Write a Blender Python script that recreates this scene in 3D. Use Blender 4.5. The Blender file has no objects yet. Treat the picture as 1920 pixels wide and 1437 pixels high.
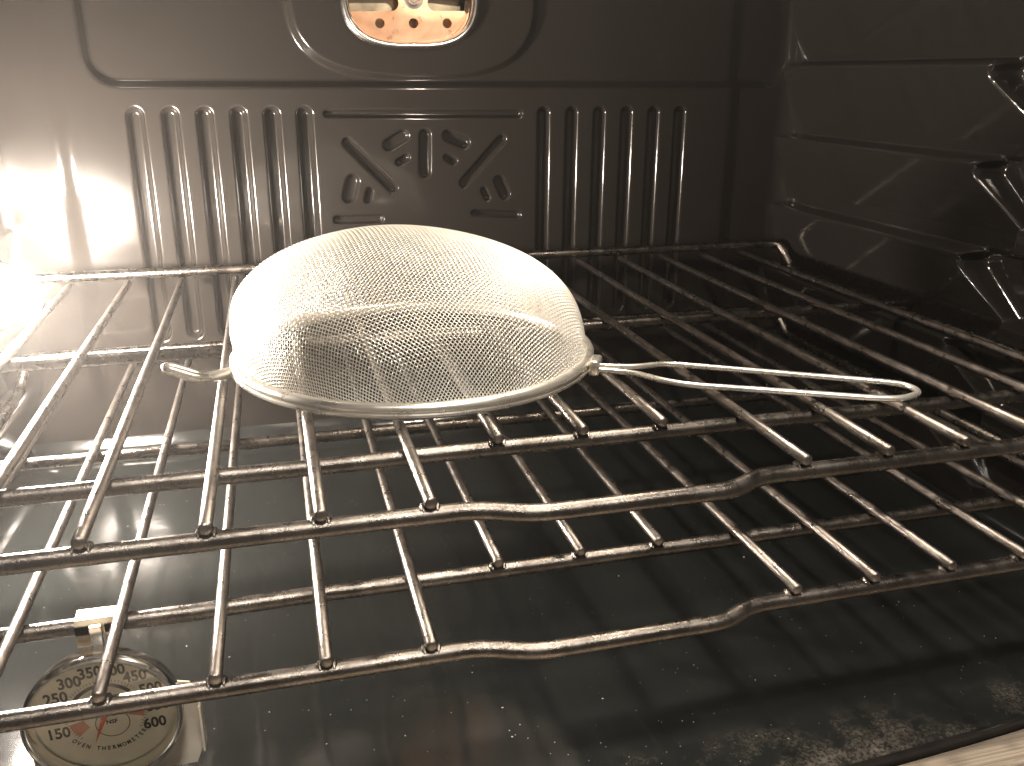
import bpy, bmesh, math, random
import numpy as np
from mathutils import Vector, Matrix

random.seed(7)
rng = np.random.default_rng(7)
scene = bpy.context.scene
COL = scene.collection

# ------------------------------------------------------------------ camera
CAM_LOC = Vector((-0.1137, -0.2692, 0.1363))
YAW, PITCH, ROLL, FPX = 0.2608, -0.3349, 0.0045, 1665.161
fw = Vector((math.sin(YAW) * math.cos(PITCH), math.cos(YAW) * math.cos(PITCH), math.sin(PITCH)))
rt = fw.cross(Vector((0, 0, 1))).normalized()
up = rt.cross(fw)
r2 = rt * math.cos(ROLL) + up * math.sin(ROLL)
u2 = up * math.cos(ROLL) - rt * math.sin(ROLL)
cam_data = bpy.data.cameras.new("camera")
cam = bpy.data.objects.new("camera", cam_data)
COL.objects.link(cam)
cam.matrix_world = Matrix(((r2.x, u2.x, -fw.x, CAM_LOC.x), (r2.y, u2.y, -fw.y, CAM_LOC.y),
                           (r2.z, u2.z, -fw.z, CAM_LOC.z), (0, 0, 0, 1)))
cam_data.sensor_fit = 'HORIZONTAL'
cam_data.sensor_width = 36.0
cam_data.lens = 36.0 * FPX / 1920.0
cam_data.clip_start = 0.01
cam_data.clip_end = 50.0
scene.camera = cam

# ------------------------------------------------------------------ world and picture settings
world = bpy.data.worlds.new("World")
scene.world = world
world.use_nodes = True
bgn = world.node_tree.nodes["Background"]
bgn.inputs[0].default_value = (1.0, 0.86, 0.72, 1)
bgn.inputs[1].default_value = 0.16
scene.view_settings.view_transform = 'Standard'
scene.view_settings.look = 'None'
scene.view_settings.exposure = 0.0
scene.view_settings.gamma = 1.0
scene.view_settings.use_curve_mapping = False
cy = scene.cycles
cy.use_denoising = True
try:
    cy.denoiser = 'OPENIMAGEDENOISE'
except Exception:
    pass
cy.max_bounces = 10
cy.glossy_bounces = 6
cy.diffuse_bounces = 4
cy.transparent_max_bounces = 12
cy.sample_clamp_indirect = 6.0
cy.caustics_reflective = True
cy.blur_glossy = 0.3

# the kitchen's ceiling lamp, up behind the photographer
kd = bpy.data.lights.new("kitchen_light", 'AREA')
kd.shape = 'DISK'
kd.size = 0.3
kd.energy = 50.0
kd.color = (1.0, 0.92, 0.83)
ko = bpy.data.objects.new("kitchen_light", kd)
COL.objects.link(ko)
ko.location = (0.0, -0.75, 1.58)
ko.rotation_euler = (Vector((-0.1, 0.1, -0.1)) - Vector(ko.location)).to_track_quat('-Z', 'Y').to_euler()

LAMP_POWER = 1350.0        # emission of the side lamp's glass
LAMP_COL = (1.0, 0.875, 0.76)
TOP_POWER = 1.8          # watts of the ceiling lamp
VEIL_DENSITY = 0.021  # density of the added volume that stands in for lens glare

# ------------------------------------------------------------------ helpers
def link(name, me, mat=None, parent=None, kind=None, smooth=True):
    o = bpy.data.objects.new(name, me)
    COL.objects.link(o)
    if mat is not None and not me.materials:
        me.materials.append(mat)
    if smooth and len(me.polygons):
        me.polygons.foreach_set("use_smooth", [True] * len(me.polygons))
    if parent is not None:
        o.parent = parent
    if kind:
        o["kind"] = kind
    return o

def tag(o, label, cat, group=None):
    o["label"] = label
    o["category"] = cat
    if group:
        o["group"] = group
    return o

def empty(name, loc=(0, 0, 0)):
    o = bpy.data.objects.new(name, None)
    o.empty_display_size = 0.02
    COL.objects.link(o)
    o.location = loc
    return o

def mesh_np(name, verts, faces):
    me = bpy.data.meshes.new(name)
    verts = np.asarray(verts, np.float32)
    faces = np.asarray(faces, np.int32)
    me.vertices.add(len(verts))
    me.vertices.foreach_set("co", verts.ravel())
    n, k = faces.shape
    me.loops.add(n * k)
    me.loops.foreach_set("vertex_index", faces.ravel())
    me.polygons.add(n)
    me.polygons.foreach_set("loop_start", np.arange(0, n * k, k, dtype=np.int32))
    me.polygons.foreach_set("loop_total", np.full(n, k, np.int32))
    me.update(calc_edges=True)
    me.validate()
    return me

def grid_faces(nu, nv, keep=None, flip=False):
    i = np.arange(nu - 1)[:, None]
    j = np.arange(nv - 1)[None, :]
    a = i * nv + j
    f = np.stack([a, a + nv, a + nv + 1, a + 1], -1)
    if flip:
        f = f[..., ::-1]
    f = f.reshape(-1, 4)
    if keep is not None:
        f = f[keep.reshape(-1)]
    return f

def smooth(x):
    x = np.clip(x, 0, 1)
    return x * x * (3 - 2 * x)

class MB:
    """collects tubes, boxes and lathes into one mesh"""
    def __init__(self):
        self.v = []
        self.f = []
    def tube(self, pts, r, n=10, caps=True, closed=False):
        pts = [Vector(p) for p in pts]
        m = len(pts)
        rr = r if hasattr(r, '__len__') else [r] * m
        b = len(self.v)
        prev = None
        for i, p in enumerate(pts):
            if closed:
                t = pts[(i + 1) % m] - pts[(i - 1) % m]
            else:
                t = pts[min(i + 1, m - 1)] - pts[max(i - 1, 0)]
            t.normalize()
            if prev is None:
                a = Vector((0, 0, 1)) if abs(t.z) < 0.9 else Vector((0, 1, 0))
                x = t.cross(a).normalized()
            else:
                x = (prev - t * prev.dot(t)).normalized()
            prev = x
            y = t.cross(x)
            for k in range(n):
                an = 2 * math.pi * k / n
                self.v.append(p + (x * math.cos(an) + y * math.sin(an)) * rr[i])
        seg = m if closed else m - 1
        for i in range(seg):
            i2 = (i + 1) % m
            for k in range(n):
                k2 = (k + 1) % n
                self.f.append((b + i * n + k, b + i * n + k2, b + i2 * n + k2, b + i2 * n + k))
        if caps and not closed:
            self.f.append(tuple(b + k for k in range(n))[::-1])
            self.f.append(tuple(b + (m - 1) * n + k for k in range(n)))
        return self
    def rod(self, pts, r, n=10, dome=0.3):
        """a tube with rounded ends"""
        pts = [Vector(p) for p in pts]
        d0 = (pts[0] - pts[1]).normalized()
        d1 = (pts[-1] - pts[-2]).normalized()
        P = [pts[0] + d0 * r * dome, pts[0] + d0 * r * dome * 0.7] + pts + [pts[-1] + d1 * r * dome * 0.7, pts[-1] + d1 * r * dome]
        R = [r * 0.45, r * 0.8] + [r] * len(pts) + [r * 0.8, r * 0.45]
        return self.tube(P, R, n)
    def box(self, c, s, M=None):
        b = len(self.v)
        for dx in (-.5, .5):
            for dy in (-.5, .5):
                for dz in (-.5, .5):
                    v = Vector((c[0] + dx * s[0], c[1] + dy * s[1], c[2] + dz * s[2]))
                    self.v.append(M @ v if M else v)
        for q in ((0, 1, 3, 2), (4, 6, 7, 5), (0, 4, 5, 1), (2, 3, 7, 6), (0, 2, 6, 4), (1, 5, 7, 3)):
            self.f.append(tuple(b + i for i in q))
        return self
    def lathe(self, prof, n=64, M=None, closed_prof=False):
        """prof: (r, h) about local z"""
        b = len(self.v)
        m = len(prof)
        for (r, h) in prof:
            for k in range(n):
                a = 2 * math.pi * k / n
                v = Vector((r * math.cos(a), r * math.sin(a), h))
                self.v.append(M @ v if M else v)
        for i in range(m if closed_prof else m - 1):
            i2 = (i + 1) % m
            for k in range(n):
                k2 = (k + 1) % n
                self.f.append((b + i * n + k, b + i * n + k2, b + i2 * n + k2, b + i2 * n + k))
        return self
    def build(self, name, mat, parent=None, kind=None, smooth=True, bevel=0):
        me = bpy.data.meshes.new(name)
        me.from_pydata([tuple(v) for v in self.v], [], self.f)
        bm = bmesh.new(); bm.from_mesh(me)
        bmesh.ops.recalc_face_normals(bm, faces=bm.faces)
        if bevel:
            bmesh.ops.bevel(bm, geom=list(bm.edges), offset=bevel, segments=2, affect='EDGES', profile=0.5)
        bm.to_mesh(me); bm.free()
        o = link(name, me, mat, parent, kind, smooth)
        if smooth:
            try:
                me.set_sharp_from_angle(angle=math.radians(50))
            except Exception:
                pass
        return o

def round_path(pts, rad, seg=6):
    """polyline with its inner corners rounded"""
    pts = [Vector(p) for p in pts]
    out = [pts[0]]
    for i in range(1, len(pts) - 1):
        a, b, c = pts[i - 1], pts[i], pts[i + 1]
        da, dc = (a - b), (c - b)
        r = min(rad, da.length * 0.48, dc.length * 0.48)
        p0, p1 = b + da.normalized() * r, b + dc.normalized() * r
        for k in range(seg + 1):
            t = k / seg
            out.append(p0 * (1 - t) ** 2 + b * 2 * t * (1 - t) + p1 * t * t)
    out.append(pts[-1])
    return out

def unproj(px, py, axis, val):
    v = fw + r2 * ((px - 960) / FPX) - u2 * ((py - 718.5) / FPX)
    t = (val - CAM_LOC[axis]) / v[axis]
    return CAM_LOC + v * t

# ------------------------------------------------------------------ materials
def new_mat(name):
    m = bpy.data.materials.new(name)
    m.use_nodes = True
    nt = m.node_tree
    return m, nt, nt.nodes["Principled BSDF"]

def noise(nt, scale, detail=4, rough=0.6, coords=None, vec_scale=None):
    n = nt.nodes.new("ShaderNodeTexNoise")
    n.inputs["Scale"].default_value = scale
    n.inputs["Detail"].default_value = detail
    n.inputs["Roughness"].default_value = rough
    c = nt.nodes.new("ShaderNodeTexCoord")
    if vec_scale:
        mp = nt.nodes.new("ShaderNodeMapping")
        mp.inputs["Scale"].default_value = vec_scale
        nt.links.new(c.outputs["Object"], mp.inputs["Vector"])
        nt.links.new(mp.outputs["Vector"], n.inputs["Vector"])
    else:
        nt.links.new(c.outputs["Object"], n.inputs["Vector"])
    return n

def ramp(nt, src, stops):
    r = nt.nodes.new("ShaderNodeValToRGB")
    el = r.color_ramp.elements
    while len(el) < len(stops):
        el.new(0.5)
    for e, (p, c) in zip(el, stops):
        e.position = p
        e.color = c if len(c) == 4 else (*c, 1)
    nt.links.new(src, r.inputs["Fac"])
    return r

def g(v):
    return (v, v, v)

def bump(nt, bsdf, src, strength, dist):
    b = nt.nodes.new("ShaderNodeBump")
    b.inputs["Strength"].default_value = strength
    b.inputs["Distance"].default_value = dist
    nt.links.new(src, b.inputs["Height"])
    nt.links.new(b.outputs["Normal"], bsdf.inputs["Normal"])
    return b

def enamel(name, base, r_lo, r_hi, spec=0.5, speck=0.0, coat=0.0, bump_s=0.12, dust=None):
    m, nt, b = new_mat(name)
    n1 = noise(nt, 9, 6, 0.65)
    c1 = ramp(nt, n1.outputs["Fac"], [(0.2, tuple(x * 0.92 for x in base)), (0.8, tuple(x * 1.1 for x in base))])
    col = c1.outputs["Color"]
    if speck:
        v = nt.nodes.new("ShaderNodeTexVoronoi")
        v.inputs["Scale"].default_value = 420
        tc = nt.nodes.new("ShaderNodeTexCoord")
        nt.links.new(tc.outputs["Object"], v.inputs["Vector"])
        r = ramp(nt, v.outputs["Distance"], [(0.0, g(1)), (0.10, g(1)), (0.16, g(0))])
        sepc = nt.nodes.new("ShaderNodeSeparateColor")
        nt.links.new(v.outputs["Color"], sepc.inputs["Color"])
        r3 = ramp(nt, sepc.outputs["Red"], [(0.94, g(0)), (0.96, g(1))])
        mul = nt.nodes.new("ShaderNodeMath"); mul.operation = 'MULTIPLY'
        nt.links.new(r.outputs["Color"], mul.inputs[0]); nt.links.new(r3.outputs["Color"], mul.inputs[1])
        mul2 = nt.nodes.new("ShaderNodeMath"); mul2.operation = 'MULTIPLY'; mul2.inputs[1].default_value = speck
        nt.links.new(mul.outputs[0], mul2.inputs[0])
        mx = nt.nodes.new("ShaderNodeMix"); mx.data_type = 'RGBA'
        nt.links.new(mul2.outputs[0], mx.inputs["Factor"])
        nt.links.new(col, mx.inputs["A"])
        mx.inputs["B"].default_value = (0.55, 0.53, 0.5, 1)
        col = mx.outputs["Result"]
    n2 = noise(nt, 17, 2, 0.5)
    rr = ramp(nt, n2.outputs["Fac"], [(0.3, g(r_lo)), (0.75, g(r_hi))])
    rough = rr.outputs["Color"]
    if dust:
        dcol, y0, y1 = dust           # real baked-on dust along the front edge of the floor
        tc = nt.nodes.new("ShaderNodeTexCoord")
        sp = nt.nodes.new("ShaderNodeSeparateXYZ")
        nt.links.new(tc.outputs["Object"], sp.inputs[0])
        mr = nt.nodes.new("ShaderNodeMapRange")
        mr.inputs[1].default_value = y0; mr.inputs[2].default_value = y1
        mr.inputs[3].default_value = 1.0; mr.inputs[4].default_value = 0.0
        nt.links.new(sp.outputs["Y"], mr.inputs[0])
        n3 = noise(nt, 26, 7, 0.75)
        r3 = ramp(nt, n3.outputs["Fac"], [(0.47, g(0)), (0.68, g(1))])
        n4 = noise(nt, 700, 2, 0.7)
        r4 = ramp(nt, n4.outputs["Fac"], [(0.40, g(0.15)), (0.62, g(1))])
        a = nt.nodes.new("ShaderNodeMath"); a.operation = 'MULTIPLY'
        a2 = nt.nodes.new("ShaderNodeMath"); a2.operation = 'MULTIPLY'
        nt.links.new(mr.outputs[0], a.inputs[0]); nt.links.new(r3.outputs["Color"], a.inputs[1])
        nt.links.new(a.outputs[0], a2.inputs[0]); nt.links.new(r4.outputs["Color"], a2.inputs[1])
        mx = nt.nodes.new("ShaderNodeMix"); mx.data_type = 'RGBA'
        nt.links.new(a2.outputs[0], mx.inputs["Factor"])
        nt.links.new(col, mx.inputs["A"])
        mx.inputs["B"].default_value = (*dcol, 1)
        col = mx.outputs["Result"]
        mr2 = nt.nodes.new("ShaderNodeMix"); mr2.data_type = 'RGBA'
        nt.links.new(a2.outputs[0], mr2.inputs["Factor"])
        nt.links.new(rough, mr2.inputs["A"]); mr2.inputs["B"].default_value = (0.9, 0.9, 0.9, 1)
        rough = mr2.outputs["Result"]
    nt.links.new(col, b.inputs["Base Color"])
    nt.links.new(rough, b.inputs["Roughness"])
    b.inputs["Specular IOR Level"].default_value = spec
    b.inputs["Coat Weight"].default_value = coat
    b.inputs["Coat Roughness"].default_value = 0.06
    n5 = noise(nt, 60, 3, 0.5)
    bump(nt, b, n5.outputs["Fac"], bump_s, 0.002)
    return m

M_BACK = enamel("back_wall_enamel", (0.0095, 0.0083, 0.0072), 0.18, 0.23, 0.10, coat=0.32, bump_s=0.04)
M_SIDE = enamel("side_wall_enamel", (0.010, 0.009, 0.008), 0.08, 0.13, 0.5, coat=0.2, bump_s=0.04)
M_FLOOR = enamel("floor_enamel", (0.0075, 0.0082, 0.0078), 0.10, 0.15, 0.28, speck=0.16, coat=0.0, bump_s=0.05,
                 dust=((0.095, 0.082, 0.066), -0.018, 0.018))

def metal(name, c_lo, c_hi, r_lo, r_hi, scale=60, grit=0.0, metallic=1.0, stretch=None, bump_d=0.0004):
    m, nt, b = new_mat(name)
    n1 = noise(nt, scale, 6, 0.7, vec_scale=stretch)
    c = ramp(nt, n1.outputs["Fac"], [(0.33, c_lo), (0.66, c_hi)])
    col = c.outputs["Color"]
    rsrc = noise(nt, scale * 2.7, 4, 0.6, vec_scale=stretch)
    rr = ramp(nt, rsrc.outputs["Fac"], [(0.3, g(r_lo)), (0.7, g(r_hi))])
    if grit:
        n2 = noise(nt, 2600, 2, 0.6)
        gr = ramp(nt, n2.outputs["Fac"], [(0.44, g(1)), (0.62, g(1 - grit))])
        mx = nt.nodes.new("ShaderNodeMix"); mx.data_type = 'RGBA'; mx.blend_type = 'MULTIPLY'
        mx.inputs["Factor"].default_value = 1
        nt.links.new(col, mx.inputs["A"]); nt.links.new(gr.outputs["Color"], mx.inputs["B"])
        col = mx.outputs["Result"]
        bump(nt, b, n2.outputs["Fac"], 0.35, bump_d)
    nt.links.new(col, b.inputs["Base Color"])
    nt.links.new(rr.outputs["Color"], b.inputs["Roughness"])
    b.inputs["Metallic"].default_value = metallic
    return m

M_WIRE = metal("rack_wire_metal", (0.135, 0.118, 0.104), (0.32, 0.29, 0.262), 0.24, 0.42, 70, grit=0.35)
M_BAR = metal("rack_bar_metal", (0.075, 0.065, 0.056), (0.22, 0.198, 0.175), 0.18, 0.38, 55, grit=0.40)
M_STEEL = metal("strainer_steel", (0.80, 0.76, 0.68), (0.90, 0.87, 0.80), 0.22, 0.38, 40, metallic=0.85)
M_MESH = metal("strainer_mesh_steel", (0.88, 0.855, 0.78), (0.95, 0.935, 0.885), 0.36, 0.48, 40, metallic=0.7)
M_CHROME = metal("chrome", (0.80, 0.78, 0.73), (0.90, 0.88, 0.84), 0.12, 0.22, 60)
M_BRASS = metal("hook_metal", (0.66, 0.55, 0.38), (0.74, 0.64, 0.47), 0.18, 0.28, 40)
M_PLATE = metal("plate_metal", (0.60, 0.54, 0.45), (0.74, 0.68, 0.59), 0.28, 0.42, 40, metallic=0.5)
M_COPPER = metal("copper_plate", (0.70, 0.36, 0.20), (0.86, 0.54, 0.36), 0.25, 0.45, 45, metallic=0.5)
M_FRAME = metal("front_frame_metal", (0.30, 0.24, 0.18), (0.62, 0.53, 0.42), 0.35, 0.6, 60, stretch=(0.06, 14, 14), metallic=0.75)

def plain(name, col, rough=0.6, metallic=0.0, spec=0.4):
    m, nt, b = new_mat(name)
    n = noise(nt, 120, 3, 0.6)
    c = ramp(nt, n.outputs["Fac"], [(0.3, tuple(x * 0.88 for x in col)), (0.7, col)])
    nt.links.new(c.outputs["Color"], b.inputs["Base Color"])
    b.inputs["Roughness"].default_value = rough
    b.inputs["Metallic"].default_value = metallic
    b.inputs["Specular IOR Level"].default_value = spec
    return m

M_DIAL = plain("dial_cream", (0.86, 0.85, 0.78), 0.4)
M_INK = plain("dial_ink", (0.028, 0.024, 0.018), 0.6)
M_RED = plain("dial_red", (0.62, 0.07, 0.035), 0.5)
M_SALMON = plain("dial_salmon", (0.60, 0.24, 0.16), 0.55)
M_OLIVE = plain("dial_olive_ink", (0.16, 0.14, 0.07), 0.6)
M_DARK = plain("dark_void", (0.006, 0.005, 0.004), 0.8)
M_CRUMB = plain("crumb", (0.55, 0.51, 0.45), 0.8)

def glass_mat():
    m = bpy.data.materials.new("thermometer_glass")
    m.use_nodes = True
    nt = m.node_tree
    nt.nodes.clear()
    out = nt.nodes.new("ShaderNodeOutputMaterial")
    tr = nt.nodes.new("ShaderNodeBsdfTransparent")
    tr.inputs[0].default_value = (0.95, 0.95, 0.90, 1)
    gl = nt.nodes.new("ShaderNodeBsdfGlossy")
    gl.inputs["Roughness"].default_value = 0.04
    fr = nt.nodes.new("ShaderNodeFresnel")
    fr.inputs[0].default_value = 1.5
    mx = nt.nodes.new("ShaderNodeMixShader")
    nt.links.new(fr.outputs[0], mx.inputs[0])
    nt.links.new(tr.outputs[0], mx.inputs[1])
    nt.links.new(gl.outputs[0], mx.inputs[2])
    nt.links.new(mx.outputs[0], out.inputs["Surface"])
    return m
M_GLASS = glass_mat()

def emit_mat(name, col, strength):
    m, nt, b = new_mat(name)
    b.inputs["Base Color"].default_value = (0.8, 0.8, 0.8, 1)
    b.inputs["Emission Color"].default_value = (*col, 1)
    b.inputs["Emission Strength"].default_value = strength
    return m
M_LAMP = emit_mat("lit_lamp_glass", LAMP_COL, LAMP_POWER)
M_TOPLAMP = emit_mat("lit_ceiling_lamp_glass", LAMP_COL, 6.0)

# ------------------------------------------------------------------ the oven cavity
XW = 0.302          # side walls
YB = 0.395          # back wall
ZF = -0.135         # floor
ZC = 0.295          # ceiling
RC = 0.020          # radius of the upright back corners
FAN_C = (-0.0105, 0.192)
FAN_A, FAN_B = 0.0445, 0.036

def capsule(X, Z, a, b, w, depth, edge=0.0026):
    ax, az = a
    bx, bz = b
    dx, dz = bx - ax, bz - az
    L2 = dx * dx + dz * dz + 1e-12
    t = np.clip(((X - ax) * dx + (Z - az) * dz) / L2, 0, 1)
    d = np.hypot(X - ax - t * dx, Z - az - t * dz)
    return -depth * (1 - smooth((d - (w / 2 - edge)) / edge))

def rrect(X, Z, cx, cz, hx, hz, r):
    qx = np.abs(X - cx) - (hx - r)
    qz = np.abs(Z - cz) - (hz - r)
    return np.hypot(np.maximum(qx, 0), np.maximum(qz, 0)) + np.minimum(np.maximum(qx, qz), 0) - r

def make_back_wall():
    # a pressed sheet: unrolled coordinate s runs left wall > corner > back > corner > right wall
    flat = XW - RC
    arc = RC * math.pi / 2
    tail = 0.004
    S = flat + arc + tail
    s = np.arange(-S, S + 1e-6, 0.0009)
    z = np.concatenate([np.arange(ZF, 0.205, 0.0009), np.arange(0.206, ZC + 0.004, 0.003)])
    a = np.abs(s)
    sg = np.sign(s)
    ang = np.clip((a - flat) / RC, 0, math.pi / 2)
    bx = np.where(a < flat, a, flat + RC * np.sin(ang))
    by = np.where(a < flat, YB, YB - RC + RC * np.cos(ang) - np.maximum(a - flat - arc, 0))
    nx = -np.sin(ang) * sg
    ny = -np.cos(ang)
    X, Z = np.meshgrid(s, z, indexing='ij')
    H = np.zeros_like(X)
    # broad recessed panel across the top
    d = rrect(X, Z, 0.033, 0.26, 0.258, 0.1315, 0.02)
    H += -0.006 * (1 - smooth((d + 0.004) / 0.007))
    # raised oval dish around the fan opening
    e = (np.abs((X + 0.0065) / 0.0905) ** 3 + np.abs((Z - 0.192) / 0.060) ** 3) ** (1 / 3)
    H += 0.0055 * (1 - smooth((e - 0.93) / 0.075))
    # upright grooves
    for sgn in (-1, 1):
        for i in range(6):
            x0 = sgn * (0.0872 + 0.0222 * i) + (-0.0005 if sgn < 0 else 0.0)
            w = 0.0132 if sgn < 0 else 0.0112
            H = np.minimum(H, np.where(np.abs(X - x0) < 0.01, capsule(X, Z, (x0, 0.1085), (x0, -0.0425), w, 0.0075, 0.0046), H))
    # long bar and the sunburst of slots
    def W(px, py):
        p = unproj(px, py, 1, YB)
        return (p.x, p.z)
    slots = [((613, 214), (973, 214), .0062), ((651, 268), (737, 353), .0082), ((941, 262), (870, 343), .0080),
             ((797, 254), (797, 323), .0098), ((729, 272), (756, 256), .0098), ((749, 304), (762, 297), .0066),
             ((840, 255), (871, 268), .0094), ((838, 296), (851, 303), .0064), ((661, 341), (655, 369), .0110),
             ((693, 359), (690, 375), .0066), ((936, 340), (947, 364), .0094), ((907, 357), (914, 371), .0056),
             ((633, 413), (712, 411), .0072), ((890, 400), (971, 403), .0062)]
    for p0, p1, w in slots:
        H += capsule(X, Z, W(*p0), W(*p1), w, 0.0048, 0.0020)
    # two upright steps before the rounded corners
    H += -0.0030 * smooth((np.abs(X) - 0.2370) / 0.016)
    # slight waviness of pressed steel
    H += 0.00022 * np.sin(X * 31 + 1.3) * np.sin(Z * 27 + 0.4)
    PX = (bx * sg)[:, None] + nx[:, None] * H
    PY = by[:, None] + ny[:, None] * H
    V = np.stack([PX, PY, Z], -1).reshape(-1, 3)
    xc = 0.5 * (X[1:, 1:] + X[:-1, :-1]); zc = 0.5 * (Z[1:, 1:] + Z[:-1, :-1])
    eh = (np.abs((xc - FAN_C[0]) / FAN_A) ** 3 + np.abs((zc - FAN_C[1]) / FAN_B) ** 3)
    me = mesh_np("back_wall", V, grid_faces(len(s), len(z), keep=(eh > 1.0), flip=False))
    return link("wall_back", me, M_BACK, kind="structure")
back = make_back_wall()

def se(t, a, b, n=3.0):
    c, s_ = math.cos(t), math.sin(t)
    r = (abs(c / a) ** n + abs(s_ / b) ** n) ** (-1 / n)
    return r * c, r * s_

def fan_opening():
    prof = [(1.10, 0.0012), (1.07, 0.0034), (1.03, 0.0042), (0.99, 0.0032), (0.965, 0.0), (0.955, -0.004), (0.985, -0.006), (0.95, -0.009), (0.94, -0.016)]
    n = 96
    V, Fc = [], []
    for k, (sc, h) in enumerate(prof):
        for i in range(n):
            x, z = se(2 * math.pi * i / n, FAN_A, FAN_B)
            V.append((FAN_C[0] + x * sc, YB - 0.0005 - h, FAN_C[1] + z * sc))
    for k in range(len(prof) - 1):
        for i in range(n):
            j = (i + 1) % n
            Fc.append((k * n + i, k * n + j, (k + 1) * n + j, (k + 1) * n + i))
    me = mesh_np("fan_opening_rim", V, Fc)
    link("fan_opening_rim", me, M_CHROME, back)
    # perforated plate behind the opening: outline with real holes
    cu = bpy.data.curves.new("plate_curve", 'CURVE')
    cu.dimensions = '2D'
    cu.fill_mode = 'BOTH'
    cu.extrude = 0.0008
    def spl(pts):
        sp = cu.splines.new('POLY')
        sp.points.add(len(pts) - 1)
        for p, q in zip(sp.points, pts):
            p.co = (q[0], q[1], 0, 1)
        sp.use_cyclic_u = True
    cx, cz = FAN_C
    spl([(cx + 1.15 * se(2 * math.pi * i / 60, FAN_A, FAN_B)[0], cz + 1.15 * se(2 * math.pi * i / 60, FAN_A, FAN_B)[1]) for i in range(60)])
    def W(px, py):
        p = unproj(px, py, 1, YB + 0.0155)
        return p.x, p.z
    for px in (712, 775, 838):
        x, z = W(px, 44)
        spl([(x + 0.0034 * math.cos(t), z + 0.0034 * math.sin(t)) for t in np.linspace(0, 2 * math.pi, 20, endpoint=False)])
    for (pa, pb) in (((640, 6), (733, 6)), ((815, 6), (900, 6))):
        (xa, za), (xb, zb) = W(*pa), W(*pb)
        r = 0.0054
        pts = [(xa + r * math.cos(t), za + r * math.sin(t)) for t in np.linspace(math.pi / 2, 3 * math.pi / 2, 9)]
        pts += [(xb + r * math.cos(t), zb + r * math.sin(t)) for t in np.linspace(-math.pi / 2, math.pi / 2, 9)]
        spl(pts)
    ob = bpy.data.objects.new("tmp", cu)
    COL.objects.link(ob)
    dg = bpy.context.evaluated_depsgraph_get()
    me = bpy.data.meshes.new_from_object(ob.evaluated_get(dg))
    bpy.data.objects.remove(ob)
    me.transform(Matrix(((1, 0, 0, 0), (0, 0, 1, YB + 0.0155), (0, 1, 0, 0), (0, 0, 0, 1))))
    me.materials.clear()
    link("perforated_plate", me, M_COPPER, back, smooth=False)
    # fan housing wall behind the plate and the shaft at its middle
    MB().box((cx, YB + 0.030, cz), (0.16, 0.002, 0.12)).build("fan_housing", M_BRASS, back, smooth=False)
    x, z = W(775, -2)
    m = MB()
    Mx = Matrix.Translation((x, YB + 0.0145, z)) @ Matrix.Rotation(math.radians(90), 4, 'X')
    m.lathe([(0.0, 0.006), (0.003, 0.006), (0.0042, 0.0045), (0.0042, 0.0), (0.007, 0.0), (0.007, -0.001)], 20, Mx)
    m.build("fan_shaft", M_CHROME, back)
fan_opening()

LEDGES = [-0.0165 + 0.0537 * i for i in range(-1, 5)]

def make_side_wall(sgn, name):
    y = np.arange(-0.034, 0.3945, 0.0011)
    z = np.arange(ZF + 0.004, ZC, 0.0011)
    Y, Z = np.meshgrid(y, z, indexing='ij')
    H = np.zeros_like(Y)
    # pressed rack supports: each panel steps out at its ledge, leans back below it and
    # ends in a rounded, slanted front edge
    yend = 1.0
    for zl in LEDGES:
        t = zl - Z
        prof = smooth((t + 0.0015) / 0.003) * np.clip(1 - (t - 0.003) / 0.060, 0, 1) * (1 - smooth((t - 0.0522) / 0.0015))
        tt = np.clip(t / 0.0352, 0, 1)
        yb = 0.186 - 0.045 * tt - 0.016 * np.clip(1 - t / 0.012, 0, 1) ** 2
        side = smooth((Y - yb + 0.0035) / 0.007)
        H = np.maximum(H, 0.0185 * prof * yend * side)
        # ridge across the front between two supports
        t2 = Z - zl
        ridge = smooth((t2 - 0.0005) / 0.003) * (1 - smooth((t2 - 0.0150) / 0.004))
        H = np.maximum(H, 0.0115 * ridge * (1 - smooth((Y - 0.142) / 0.006)))
    H += 0.00018 * np.sin(Y * 44 + Z * 18) * np.sin(Z * 61)
    X = sgn * (XW - H)
    V = np.stack([X, Y, Z], -1).reshape(-1, 3)
    me = mesh_np(name, V, grid_faces(len(y), len(z), flip=(sgn > 0)))
    return link(name, me, M_SIDE, kind="structure")
make_side_wall(1, "wall_right")
make_side_wall(-1, "wall_left")

def front_edge(x):
    return -0.022 + 0.25 * x * x

def make_floor():
    r = 0.024
    u = np.concatenate([np.linspace(-XW, -XW + r, 14)[:-1], np.linspace(-XW + r, XW - r, 150), np.linspace(XW - r, XW, 14)[1:]])
    vv = np.concatenate([np.linspace(0, 1, 130)])
    X = np.repeat(u[:, None], len(vv), 1)
    ye = front_edge(u)[:, None]
    Y = ye + (YB - 0.001 - ye) * vv[None, :]
    def cove(d):
        d = np.clip(d, 0, r * 0.999)
        return r - np.sqrt(r * r - d * d)
    Z = ZF + np.maximum(cove(np.abs(X) - (XW - r)), cove(Y - (YB - r))) * 0.9
    Z += 0.0004 * np.sin(X * 23 + 0.5) * np.cos(Y * 19) + 0.0003 * np.sin(X * 61 + Y * 47)
    V = np.stack([X, Y, Z], -1).reshape(-1, 3)
    me = mesh_np("floor", V, grid_faces(len(u), len(vv)))
    return link("floor", me, M_FLOOR, kind="structure")
floor = make_floor()

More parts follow.
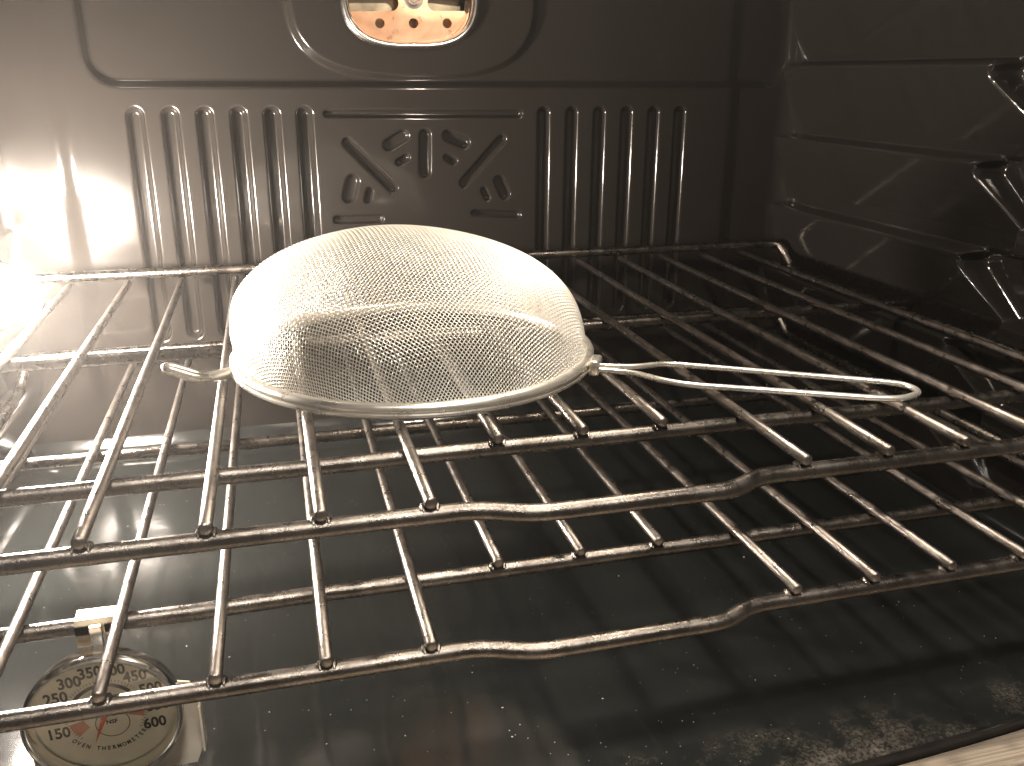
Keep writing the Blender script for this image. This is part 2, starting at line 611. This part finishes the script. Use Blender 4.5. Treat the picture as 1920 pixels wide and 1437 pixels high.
# rolled front lip of the floor and the metal front frame
m = MB()
xs = np.linspace(-XW, XW, 61)
m.tube([(x, front_edge(x) - 0.0015, ZF - 0.0004) for x in xs], 0.0026, 10)
m.build("floor_lip", M_SIDE, floor)
m = MB()
for i in range(60):
    pass
V, Fc = [], []
prof = [(-0.0095, -0.016), (-0.0092, 0.002), (-0.0105, 0.006), (-0.0135, 0.0076), (-0.024, 0.0078), (-0.0255, 0.0066),
        (-0.027, 0.0078), (-0.044, 0.0082), (-0.0455, 0.0070), (-0.047, 0.0082), (-0.085, 0.0075)]
for x in xs:
    for dy, dz in prof:
        V.append((x, front_edge(x) + dy, ZF + dz))
me = mesh_np("front_frame", V, grid_faces(len(xs), len(prof)))
fr = link("front_frame", me, M_FRAME, kind="structure")
V = []
for x in xs:
    for dy, dz in ((0.0, -0.004), (-0.004, -0.014), (-0.012, -0.014)):
        V.append((x, front_edge(x) + dy, ZF + dz))
link("frame_gap", mesh_np("frame_gap", V, grid_faces(len(xs), 3)), M_DARK, fr)

m = MB()
m.box((0, 0.165, ZC + 0.006), (2 * XW + 0.02, 0.50, 0.008))
ceil = m.build("ceiling", M_SIDE, kind="structure", smooth=False)

# ------------------------------------------------------------------ lamps
def side_lamp():
    root = empty("oven_lamp", (-XW, 0.246, 0.024))
    tag(root, "glowing round glass oven lamp on the left wall by the back corner", "lamp")
    R = Matrix.Rotation(math.radians(90), 4, 'Y')
    T = Matrix.Identity(4)
    h = 0.064
    prof = [(0.020 * math.cos(t) ** 0.6 if t < 1.5707 else 0.0, 0.004 + (h - 0.004) * math.sin(t)) for t in np.linspace(0, math.pi / 2, 12)]
    MB().lathe([(0.020, -0.001)] + prof, 40, R).build("lamp_glass", M_LAMP, root)
    MB().lathe([(0.020, 0.0), (0.030, 0.0), (0.031, 0.003), (0.029, 0.006), (0.0205, 0.006)], 40, R).build("lamp_collar", M_CHROME, root)
side_lamp()

def ceiling_lamp():
    L = (0.045, 0.115, ZC)
    root = empty("ceiling_lamp", L)
    tag(root, "small round lamp in the oven ceiling above the racks", "lamp")
    MB().lathe([(0.0, -0.010), (0.012, -0.009), (0.020, -0.005), (0.023, 0.001)], 32).build("lamp_lens", M_TOPLAMP, root)
    MB().lathe([(0.023, 0.0), (0.023, -0.004), (0.030, -0.003), (0.031, 0.001)], 32).build("lamp_bezel", M_CHROME, root)
    ld = bpy.data.lights.new("ceiling_lamp_light", 'AREA')
    ld.shape = 'DISK'
    ld.size = 0.022
    ld.energy = TOP_POWER
    ld.color = (1.0, 0.86, 0.70)
    lo = bpy.data.objects.new("lamp_light", ld)
    COL.objects.link(lo)
    lo.parent = root
    lo.location = (0, 0, -0.012)
ceiling_lamp()

# ------------------------------------------------------------------ the two oven racks
DK = 0.036
RB, RW = 0.0033, 0.0023
Y2, Y3, YBK = 0.0499, 0.2148, 0.3776

def build_rack(z0, dy, dx_front, dx_back, label, seed):
    rn = random.Random(seed)
    root = empty("oven_rack", (0, 0.19 + dy, z0 - 0.0095))
    tag(root, label, "oven rack", "wire racks in the oven")
    off = Vector(root.location)
    def P(x, y, z):
        return Vector((x, y + dy, z + z0)) - off
    XR = 8 * DK
    # front bar with its dropped middle
    jog = 0.0058
    xj0, xj1, xj2, xj3 = -1.50 * DK, -0.98 * DK, 1.14 * DK, 1.50 * DK
    pts = [P(-XR, 0.0005, -0.006), P(xj0, 0.0, -0.006), P(xj1, -jog, -0.0072), P(xj2, -jog, -0.0072), P(xj3, 0.0, -0.006), P(XR, 0.0005, -0.006)]
    full = round_path(pts, 0.012, 7)
    # straight stretches get subdivided for a slight unevenness
    path = [full[0]]
    for a, b in zip(full[:-1], full[1:]):
        n = max(1, int((b - a).length / 0.03))
        for k in range(1, n + 1):
            path.append(a.lerp(b, k / n))
    MB().rod(path, RB, 14).build("front_bar", M_BAR, root)
    for nm, yy in (("cross_bar", Y2), ("cross_bar", Y3)):
        pth = [P(x, yy + rn.uniform(-.0004, .0004), -0.006 + rn.uniform(-.0002, .0002)) for x in np.linspace(-XR, XR, 14)]
        MB().rod(pth, RB, 14).build(nm, M_BAR, root)
    # back bar runs round the corners into the side rails
    rail = [P(-XR, -0.004, -0.013), P(-XR, YBK - 0.020, -0.013), P(-XR + 0.004, YBK - 0.004, 0.0055), P(-XR + 0.012, YBK, 0.0055),
            P(XR - 0.012, YBK, 0.0055), P(XR - 0.004, YBK - 0.004, 0.0055), P(XR, YBK - 0.020, -0.013), P(XR, -0.004, -0.013)]
    MB().rod(round_path(rail, 0.008, 5), RB, 14).build("outer_rail", M_BAR, root)
    for k in range(-2, 13):
        x = (k - 5) * DK
        xf = x + dx_front.get(k, rn.uniform(-.0004, .0004))
        xb = x + dx_back.get(k, rn.uniform(-.0005, .0005))
        yf = (Y2 - 0.0042) if k in (4, 5, 6) else -0.0028
        a, b = P(xf, yf, 0.0), P(xb, YBK - 0.001, -0.0005)
        n = 8
        pth = []
        for i in range(n + 1):
            t = i / n
            p = a.lerp(b, t)
            p.z += -0.0003 * math.sin(math.pi * t) + rn.uniform(-.00008, .00008)
            pth.append(p)
        w = MB().rod(pth, RW, 10).build("wire", M_WIRE, root)
        # weld fillet where the wire's end sits on its bar
        wm = MB()
        ye = yf + 0.0028
        for sx in (-1, 1):
            c = P(xf + sx * 0.0024, ye, -0.0026)
            wm.tube([c + Vector((0, -0.0024, -0.0006)), c + Vector((0, -0.0008, 0)), c + Vector((0, 0.0010, 0)), c + Vector((0, 0.0026, -0.0006))],
                    [0.0003, 0.00115, 0.00115, 0.0003], 6)
        wm.build("weld", M_BAR, w)
    return root

build_rack(0.0, 0.0, {0: .0002, 1: .0012, 2: .0011, 3: .0014, 4: .0010, 5: .0006, 6: -.0006, 7: .0002, 8: .0002, 9: -.0006},
           {-2: .0006, -1: .0018, 0: .0006, 1: .0006, 8: .0028, 9: .0020, 10: .0010, 11: -.0011, 12: -.0014},
           "upper chrome wire oven rack that carries the upturned mesh strainer", 3)
build_rack(-0.0537, -0.0038, {0: -.0010, 1: -.0010, 2: -.0006, 3: -.0002, 4: .0002, 5: 0, 6: -.0006, 7: .0004, 8: -.0002, 9: 0, 10: .0002},
           {}, "lower chrome wire oven rack that the dial thermometer hangs from", 5)

# ------------------------------------------------------------------ the mesh strainer
SC = Vector((-0.051, 0.153, 0.0))
SR = 0.0885
def strainer():
    zr = 0.0030          # rim underside stands on the wires
    root = empty("mesh_strainer", (SC.x, SC.y, 0.0026))
    tag(root, "upside-down steel mesh strainer lying on the upper rack, handle to the right", "strainer")
    off = Vector(root.location)
    # rim: rolled band with a groove
    prof = [(SR - 0.0052, 0.0010), (SR - 0.0030, -0.0002), (SR - 0.0008, 0.0002), (SR + 0.0004, 0.0012), (SR + 0.0004, 0.0022), (SR - 0.0004, 0.0028),
            (SR + 0.0002, 0.0034), (SR + 0.0002, 0.0050), (SR - 0.0010, 0.0064), (SR - 0.0030, 0.0068), (SR - 0.0046, 0.0060), (SR - 0.0054, 0.0040)]
    MB().lathe(prof, 160, Matrix.Translation((0, 0, 0.0004)), closed_prof=True).build("rim", M_STEEL, root)
    # woven mesh: fabric laid over the dome by arc length
    R0, h, n_, m_, bul = 0.0849, 0.0586, 3.2841, 1.536, 0.0053
    lean = Vector((-0.0087, 0.0053))
    t = np.linspace(0, 1, 400)
    zz = h * np.sin(t * math.pi / 2)
    s = zz / h
    rr = R0 * np.clip(1 - s ** n_, 0, 1) ** (1 / m_) * (1 + bul * np.sin(np.pi * np.clip(s * 1.6, 0, 1)))
    zz, rr = zz[::-1], rr[::-1]                        # from crown to rim
    ds = np.hypot(np.diff(rr), np.diff(zz))
    arc = np.concatenate([[0], np.cumsum(ds)])
    L = arc[-1]
    base_z = 0.0052
    def dome(u, v):
        rho = np.hypot(u, v)
        r = np.interp(rho, arc, rr)
        z = np.interp(rho, arc, zz)
        # small dents make the cloth look used
        c, s_ = u / np.maximum(rho, 1e-9), v / np.maximum(rho, 1e-9)
        wob = 1 + 0.006 * np.sin(3 * np.arctan2(v, u) + 0.7) * np.sin(np.pi * rho / L)
        return np.stack([r * c * wob + lean.x * z / h, r * s_ * wob + lean.y * z / h, base_z + z], -1)
    def normal(u, v):
        e = 2e-4
        a = dome(u + e, v) - dome(u - e, v)
        b = dome(u, v + e) - dome(u, v - e)
        nn = np.cross(a, b)
        return nn / np.maximum(np.linalg.norm(nn, axis=-1, keepdims=True), 1e-12)
    pitch = 0.00155
    rw = 0.00021
    rot = math.radians(-42)
    ca, sa = math.cos(rot), math.sin(rot)
    N = int(L / pitch)
    verts, faces = [], []
    base = 0
    ns = 5
    for fam in (0, 1):
        for i in range(-N, N + 1):
            p = i * pitch + rng.normal() * 0.00004
            half = math.sqrt(max(L * L - p * p, 0))
            if half < 0.004:
                continue
            k0 = int(half / (pitch * 0.5))
            q = np.arange(-k0, k0 + 1) * pitch * 0.5
            q = np.concatenate([[-half], q, [half]])
            pp = np.full_like(q, p)
            a, b = (pp, q) if fam == 0 else (q, pp)
            u, v = a * ca - b * sa, a * sa + b * ca
            P = dome(u, v)
            Nn = normal(u, v)
            ph = np.cos(math.pi * (q / pitch)) * (1 if (i % 2 == 0) else -1) * (1 if fam == 0 else -1)
            P = P + Nn * (ph * rw * 0.95)[:, None]
            T = np.gradient(P, axis=0)
            T /= np.maximum(np.linalg.norm(T, axis=1, keepdims=True), 1e-12)
            B = np.cross(T, Nn)
            B /= np.maximum(np.linalg.norm(B, axis=1, keepdims=True), 1e-12)
            N2 = np.cross(B, T)
            an = np.arange(ns) * 2 * math.pi / ns
            ring = P[:, None, :] + rw * (B[:, None, :] * np.cos(an)[None, :, None] + N2[:, None, :] * np.sin(an)[None, :, None])
            m = len(q)
            verts.append(ring.reshape(-1, 3))
            ii = np.arange(m - 1)[:, None]
            kk = np.arange(ns)[None, :]
            f = np.stack([base + ii * ns + kk, base + ii * ns + (kk + 1) % ns, base + (ii + 1) * ns + (kk + 1) % ns, base + (ii + 1) * ns + kk], -1)
            faces.append(f.reshape(-1, 4))
            base += m * ns
    me = mesh_np("mesh_bowl", np.concatenate(verts), np.concatenate(faces))
    link("mesh_bowl", me, M_MESH, root, kind="stuff")
    # handle: two wires joined at the rim, spread and closed at the far end
    zc = 0.0050
    def H(px, py, z):
        return unproj(px, py, 2, z) - off
    rh = 0.0014
    w1 = [H(1096, 680, .0075), H(1118, 686, .0066), H(1188, 689, .0060), H(1248, 682, .0058), H(1450, 699, .0056), H(1655, 716, .0054), H(1700, 722, .0053), H(1727, 736, .0052)]
    w2 = [H(1094, 690, .0050), H(1118, 694, .0050), H(1190, 699, .0050), H(1238, 713, .0052), H(1290, 722, .0053), H(1450, 733, .0053), H(1640, 747, .0052), H(1695, 748, .0052), H(1727, 736, .0052)]
    path = round_path(w1[:-1] + [w1[-1]] + w2[::-1][1:], 0.007, 6)
    MB().tube(path, rh, 12).build("handle", M_STEEL, root)
    # bracket that clips the handle to the rim
    c = (H(1112, 688, .0055))
    d = (H(1190, 694, .0055) - c).normalized()
    ang = math.atan2(d.y, d.x)
    Mx = Matrix.Translation(c + d * 0.001) @ Matrix.Rotation(ang, 4, 'Z')
    MB().box((0, 0, 0.0008), (0.005, 0.012, 0.0075), Mx).build("handle_clip", M_STEEL, root, bevel=0.0012)
    # resting loop on the far side of the rim
    e0 = H(446, 694, .0055); e1 = H(385, 711, .0040); e2 = H(318, 691, .0105)
    side = Vector((0.35, 0.94, 0)).normalized() * 0.0019
    loop = [e0 - side, e1 - side, e2 - side * 1.0, e2 + (e2 - e1).normalized() * 0.002, e2 + side, e1 + side, e0 + side]
    MB().tube(round_path(loop, 0.006, 6), 0.0021, 12).build("rest_loop", M_STEEL, root)
strainer()

# ------------------------------------------------------------------ the dial thermometer
def thermometer():
    cx, cyy, cz = -0.1900, 0.0335, -0.0910
    root = empty("oven_thermometer", (cx, cyy, cz - 0.034))
    tag(root, "round steel dial oven thermometer hanging from the lower rack", "thermometer")
    lz = 0.034                              # dial centre above the root
    # lathe axis local z -> world -y (towards the camera)
    Rm = Matrix.Translation((0, 0, lz)) @ Matrix.Rotation(math.radians(90), 4, 'X')
    R = 0.0280
    MB().lathe([(0.0, -0.0045), (R * 0.93, -0.0045), (R * 0.97, -0.0038), (R * 0.98, 0.0), (R, 0.0012), (R, 0.0030), (R * 0.985, 0.0044), (R * 0.955, 0.0050),
                (R * 0.93, 0.0044), (R * 0.915, 0.0030), (R * 0.90, 0.0012), (R * 0.885, -0.0012)], 96, Rm).build("case", M_CHROME, root)
    face = MB().lathe([(0.0, -0.0018), (R * 0.90, -0.0018)], 64, Rm).build("dial_face", M_DIAL, root, smooth=False)
    MB().lathe([(0.0, 0.0028), (R * 0.5, 0.0026), (R * 0.90, 0.0016)], 64, Rm).build("glass", M_GLASS, root)
    ypl = 0.0018 - 0.00015                  # print sits just in front of the face (local y = -axis)
    RI = R * 0.885
    def text_mesh(body, size, x, z, rot=0.0, sx=1.0):
        cu = bpy.data.curves.new("t", 'FONT')
        cu.body = body
        cu.size = size
        cu.align_x = 'CENTER'; cu.align_y = 'CENTER'
        cu.offset = size * 0.030
        cu.resolution_u = 3
        ob = bpy.data.objects.new("t", cu)
        COL.objects.link(ob)
        dg = bpy.context.evaluated_depsgraph_get()
        me = bpy.data.meshes.new_from_object(ob.evaluated_get(dg))
        bpy.data.objects.remove(ob)
        M = Matrix.Translation((x, ypl, lz + z)) @ Matrix.Rotation(math.radians(90), 4, 'X') @ Matrix.Rotation(rot, 4, 'Z') @ Matrix.Diagonal((sx, 1, 1, 1))
        me.transform(M)
        return me
    def join(meshes, name, mat):
        bm = bmesh.new()
        for me in meshes:
            bm.from_mesh(me)
        me = bpy.data.meshes.new(name)
        bm.to_mesh(me); bm.free()
        me.materials.clear()
        return link(name, me, mat, face, smooth=False)
    for T in range(150, 601, 50):
        a = math.radians(200.5 - (T - 150) / 50 * 25.2)
        join([text_mesh(str(T), 0.0064, RI * 0.74 * math.cos(a), RI * 0.74 * math.sin(a), math.radians(3), 0.86)], "numeral", M_INK)
    body = "OVEN THERMOMETER"
    ms = []
    for i, ch in enumerate(body):
        if ch == ' ':
            continue
        a = math.radians(270 + (i - (len(body) - 1) / 2) * 6.5)
        ms.append(text_mesh(ch, 0.0025, RI * 0.66 * math.cos(a), RI * 0.66 * math.sin(a), a + math.pi / 2, 0.8))
    join(ms, "lettering", M_INK)
    join([text_mesh("NSF", 0.0024, 0.0016, -0.0046)], "certification_mark", M_INK)
    def arc_mesh(a0, a1, r0, r1, y, n=24):
        V, Fc = [], []
        for i in range(n + 1):
            a = math.radians(a0 + (a1 - a0) * i / n)
            V += [(r0 * math.cos(a), y, lz + r0 * math.sin(a)), (r1 * math.cos(a), y, lz + r1 * math.sin(a))]
        for i in range(n):
            Fc.append((2 * i, 2 * i + 1, 2 * i + 3, 2 * i + 2))
        return mesh_np("arc", V, Fc)
    link("scale_arc", arc_mesh(40, 172, RI * 0.46, RI * 0.52, ypl), M_INK, face, smooth=False)
    link("mark_ring", arc_mesh(0, 360, RI * 0.235, RI * 0.25, ypl + 0.00005), M_OLIVE, face, smooth=False).location = (0.0018, 0, -0.0052)
    link("red_zone", arc_mesh(195, 222, RI * 0.33, RI * 0.55, ypl), M_SALMON, face, smooth=False)
    link("red_zone", arc_mesh(-18, 12, RI * 0.33, RI * 0.55, ypl), M_SALMON, face, smooth=False)
    tk = MB()
    for T in range(100, 621, 10):
        a = math.radians(200.5 - (T - 150) / 50 * 25.2)
        r0, r1 = RI * (0.55 if T % 50 else 0.53), RI * 0.59
        c, s_ = math.cos(a), math.sin(a)
        w = 0.00012
        px, pz = -s_ * w, c * w
        b = len(tk.v)
        tk.v += [Vector((r0 * c + px, ypl, lz + r0 * s_ + pz)), Vector((r1 * c + px, ypl, lz + r1 * s_ + pz)),
                 Vector((r1 * c - px, ypl, lz + r1 * s_ - pz)), Vector((r0 * c - px, ypl, lz + r0 * s_ - pz))]
        tk.f.append((b, b + 1, b + 2, b + 3))
    tk.build("tick_marks", M_OLIVE, face, smooth=False)
    # pointer with hub
    a = math.radians(248)
    c, s_ = math.cos(a), math.sin(a)
    p = MB()
    y0 = 0.0006
    def N(r, o):
        return Vector((r * c - s_ * o, y0, lz + r * s_ + c * o))
    p.v += [N(-0.006, -.0008), N(-0.006, .0008), N(0.002, .0010), N(0.0135, .0), N(0.002, -.0010)]
    p.v += [v + Vector((0, 0.0003, 0)) for v in p.v]
    p.f += [(0, 1, 2, 3, 4), (9, 8, 7, 6, 5)] + [(i, (i + 1) % 5, (i + 1) % 5 + 5, i + 5) for i in range(5)]
    p.build("pointer", M_RED, root, smooth=False)
    # hook over the lower rack's second bar
    yb, zb = (Y2 - 0.0038) - cyy, (-0.0597) - (cz - lz)
    hk = MB()
    w = 0.0075
    th = 0.0009
    prof = [(-0.0048, -0.0052), (-0.0048, 0.0032), (-0.0034, 0.0046), (0.0034, 0.0046), (0.0048, 0.0032), (0.0048, -0.006)]
    def strip(x0, x1, pr):
        for (ya, za), (yc, zc_) in zip(pr[:-1], pr[1:]):
            d = Vector((0, yc - ya, zc_ - za)); L = d.length; d.normalize()
            nn = Vector((0, -d.z, d.y)) * th * 0.5
            b = len(hk.v)
            A = Vector((0, yb + ya, zb + za)); B = Vector((0, yb + yc, zb + zc_))
            for pt in (A - d * 0.0003, B + d * 0.0003):
                for sx in (x0, x1):
                    for sn in (-1, 1):
                        hk.v.append(pt + Vector((sx, 0, 0)) + nn * sn)
            for q in ((0, 1, 3, 2), (4, 6, 7, 5), (0, 4, 5, 1), (2, 3, 7, 6), (0, 2, 6, 4), (1, 5, 7, 3)):
                hk.f.append(tuple(b + i for i in q))
    hx = 0.0005
    strip(hx - w, hx - w + 0.0048, prof[:2])
    strip(hx + w - 0.0048, hx + w, prof[:2])
    strip(hx - w, hx + w, [(-0.0048, -0.0002), (-0.0048, 0.0032)])
    strip(hx - w, hx + w, prof[1:])
    hk.build("hook", M_BRASS, root, smooth=False)
    st = MB()
    st.box((hx, 0.0056, lz + R * 1.01), (0.0042, 0.0022, 0.014))
    st.build("hook_stem", M_CHROME, root, smooth=False, bevel=0.0003)
    # bent back plate with the standing foot, seen to the right of the case
    bp = MB()
    xr = R + 0.0015
    outline = [(-xr, -0.002), (-xr, -0.024), (-xr + 0.004, -0.0335), (xr - 0.004, -0.0335), (xr, -0.024), (xr, -0.002), (xr - 0.003, 0.0045), (xr - 0.010, 0.0065),
               (-xr + 0.010, 0.0065), (-xr + 0.003, 0.0045)]
    n = len(outline)
    yk = 0.0060
    for yy in (yk, yk + 0.0009):
        bp.v += [Vector((x + 0.0035, yy, lz + z)) for x, z in outline]
    bp.f.append(tuple(range(n))[::-1]); bp.f.append(tuple(range(n, 2 * n)))
    bp.f += [(i, (i + 1) % n, (i + 1) % n + n, i + n) for i in range(n)]
    bp.build("back_plate", M_PLATE, root, smooth=False)
    for sx in (-1, 1):
        fl = MB()
        fl.box((sx * (xr + 0.0002) + 0.0035, yk - 0.0030, lz - 0.013), (0.0009, 0.0075, 0.021))
        fl.build("side_flange", M_PLATE, root, smooth=False, bevel=0.0002)
thermometer()

# ------------------------------------------------------------------ crumbs on the floor
def crumbs():
    V, Fc = [], []
    spots = []
    for px, py in [(975, 1362), (955, 1373), (960, 1385), (990, 1387), (942, 1330), (1040, 1395), (1065, 1418), (1130, 1313), (1445, 1362), (1478, 1388),
                   (1300, 1357), (1215, 1075), (1395, 1047), (1160, 1083), (620, 1343), (505, 1338), (760, 1383), (350, 1215), (430, 1235)]:
        p = unproj(px, py, 2, ZF)
        spots.append((p.x, p.y, random.uniform(0.0003, 0.0008)))
    for i in range(60):
        spots.append((random.uniform(-0.12, 0.24), random.uniform(-0.010, 0.10) ** 1, random.uniform(0.00015, 0.0004)))
    for x, y, s in spots:
        b = len(V)
        for _ in range(6):
            pass
        pts = [(1, 0, 0), (-1, 0, 0), (0, 1, 0), (0, -1, 0), (0, 0, 0.7), (0, 0, -0.7)]
        a = random.random() * 6.28
        for (i, j, k) in pts:
            q = s * random.uniform(0.6, 1.3)
            V.append((x + q * (i * math.cos(a) - j * math.sin(a) * 0.7), y + q * (i * math.sin(a) + j * math.cos(a) * 0.7), ZF + 0.0006 + s * 0.5 + q * k * 0.7))
        for f in ((0, 2, 4), (2, 1, 4), (1, 3, 4), (3, 0, 4), (2, 0, 5), (1, 2, 5), (3, 1, 5), (0, 3, 5)):
            Fc.append(tuple(b + i for i in f))
    o = link("crumbs", mesh_np("crumbs", V, Fc), M_CRUMB, kind="stuff", smooth=False)
    tag(o, "pale crumbs scattered over the black oven floor", "crumbs")
crumbs()

# ------------------------------------------------------------------ added air volume imitating the lens veil around the lamp
if VEIL_DENSITY > 0:
    hm = bpy.data.materials.new("veil_volume")
    hm.use_nodes = True
    nt = hm.node_tree
    nt.nodes.clear()
    out = nt.nodes.new("ShaderNodeOutputMaterial")
    pv = nt.nodes.new("ShaderNodeVolumePrincipled")
    pv.inputs["Color"].default_value = (0.96, 0.93, 0.89, 1)
    pv.inputs["Density"].default_value = VEIL_DENSITY
    pv.inputs["Anisotropy"].default_value = 0.75
    nt.links.new(pv.outputs[0], out.inputs["Volume"])
    hz = MB().box((0, 0.06, 0.1), (1.1, 1.1, 2.6)).build("lens_veil", hm, kind="stuff", smooth=False)
    tag(hz, "added haze of air glowing around the oven lamp", "lens_veil")
    cy.volume_bounces = 0
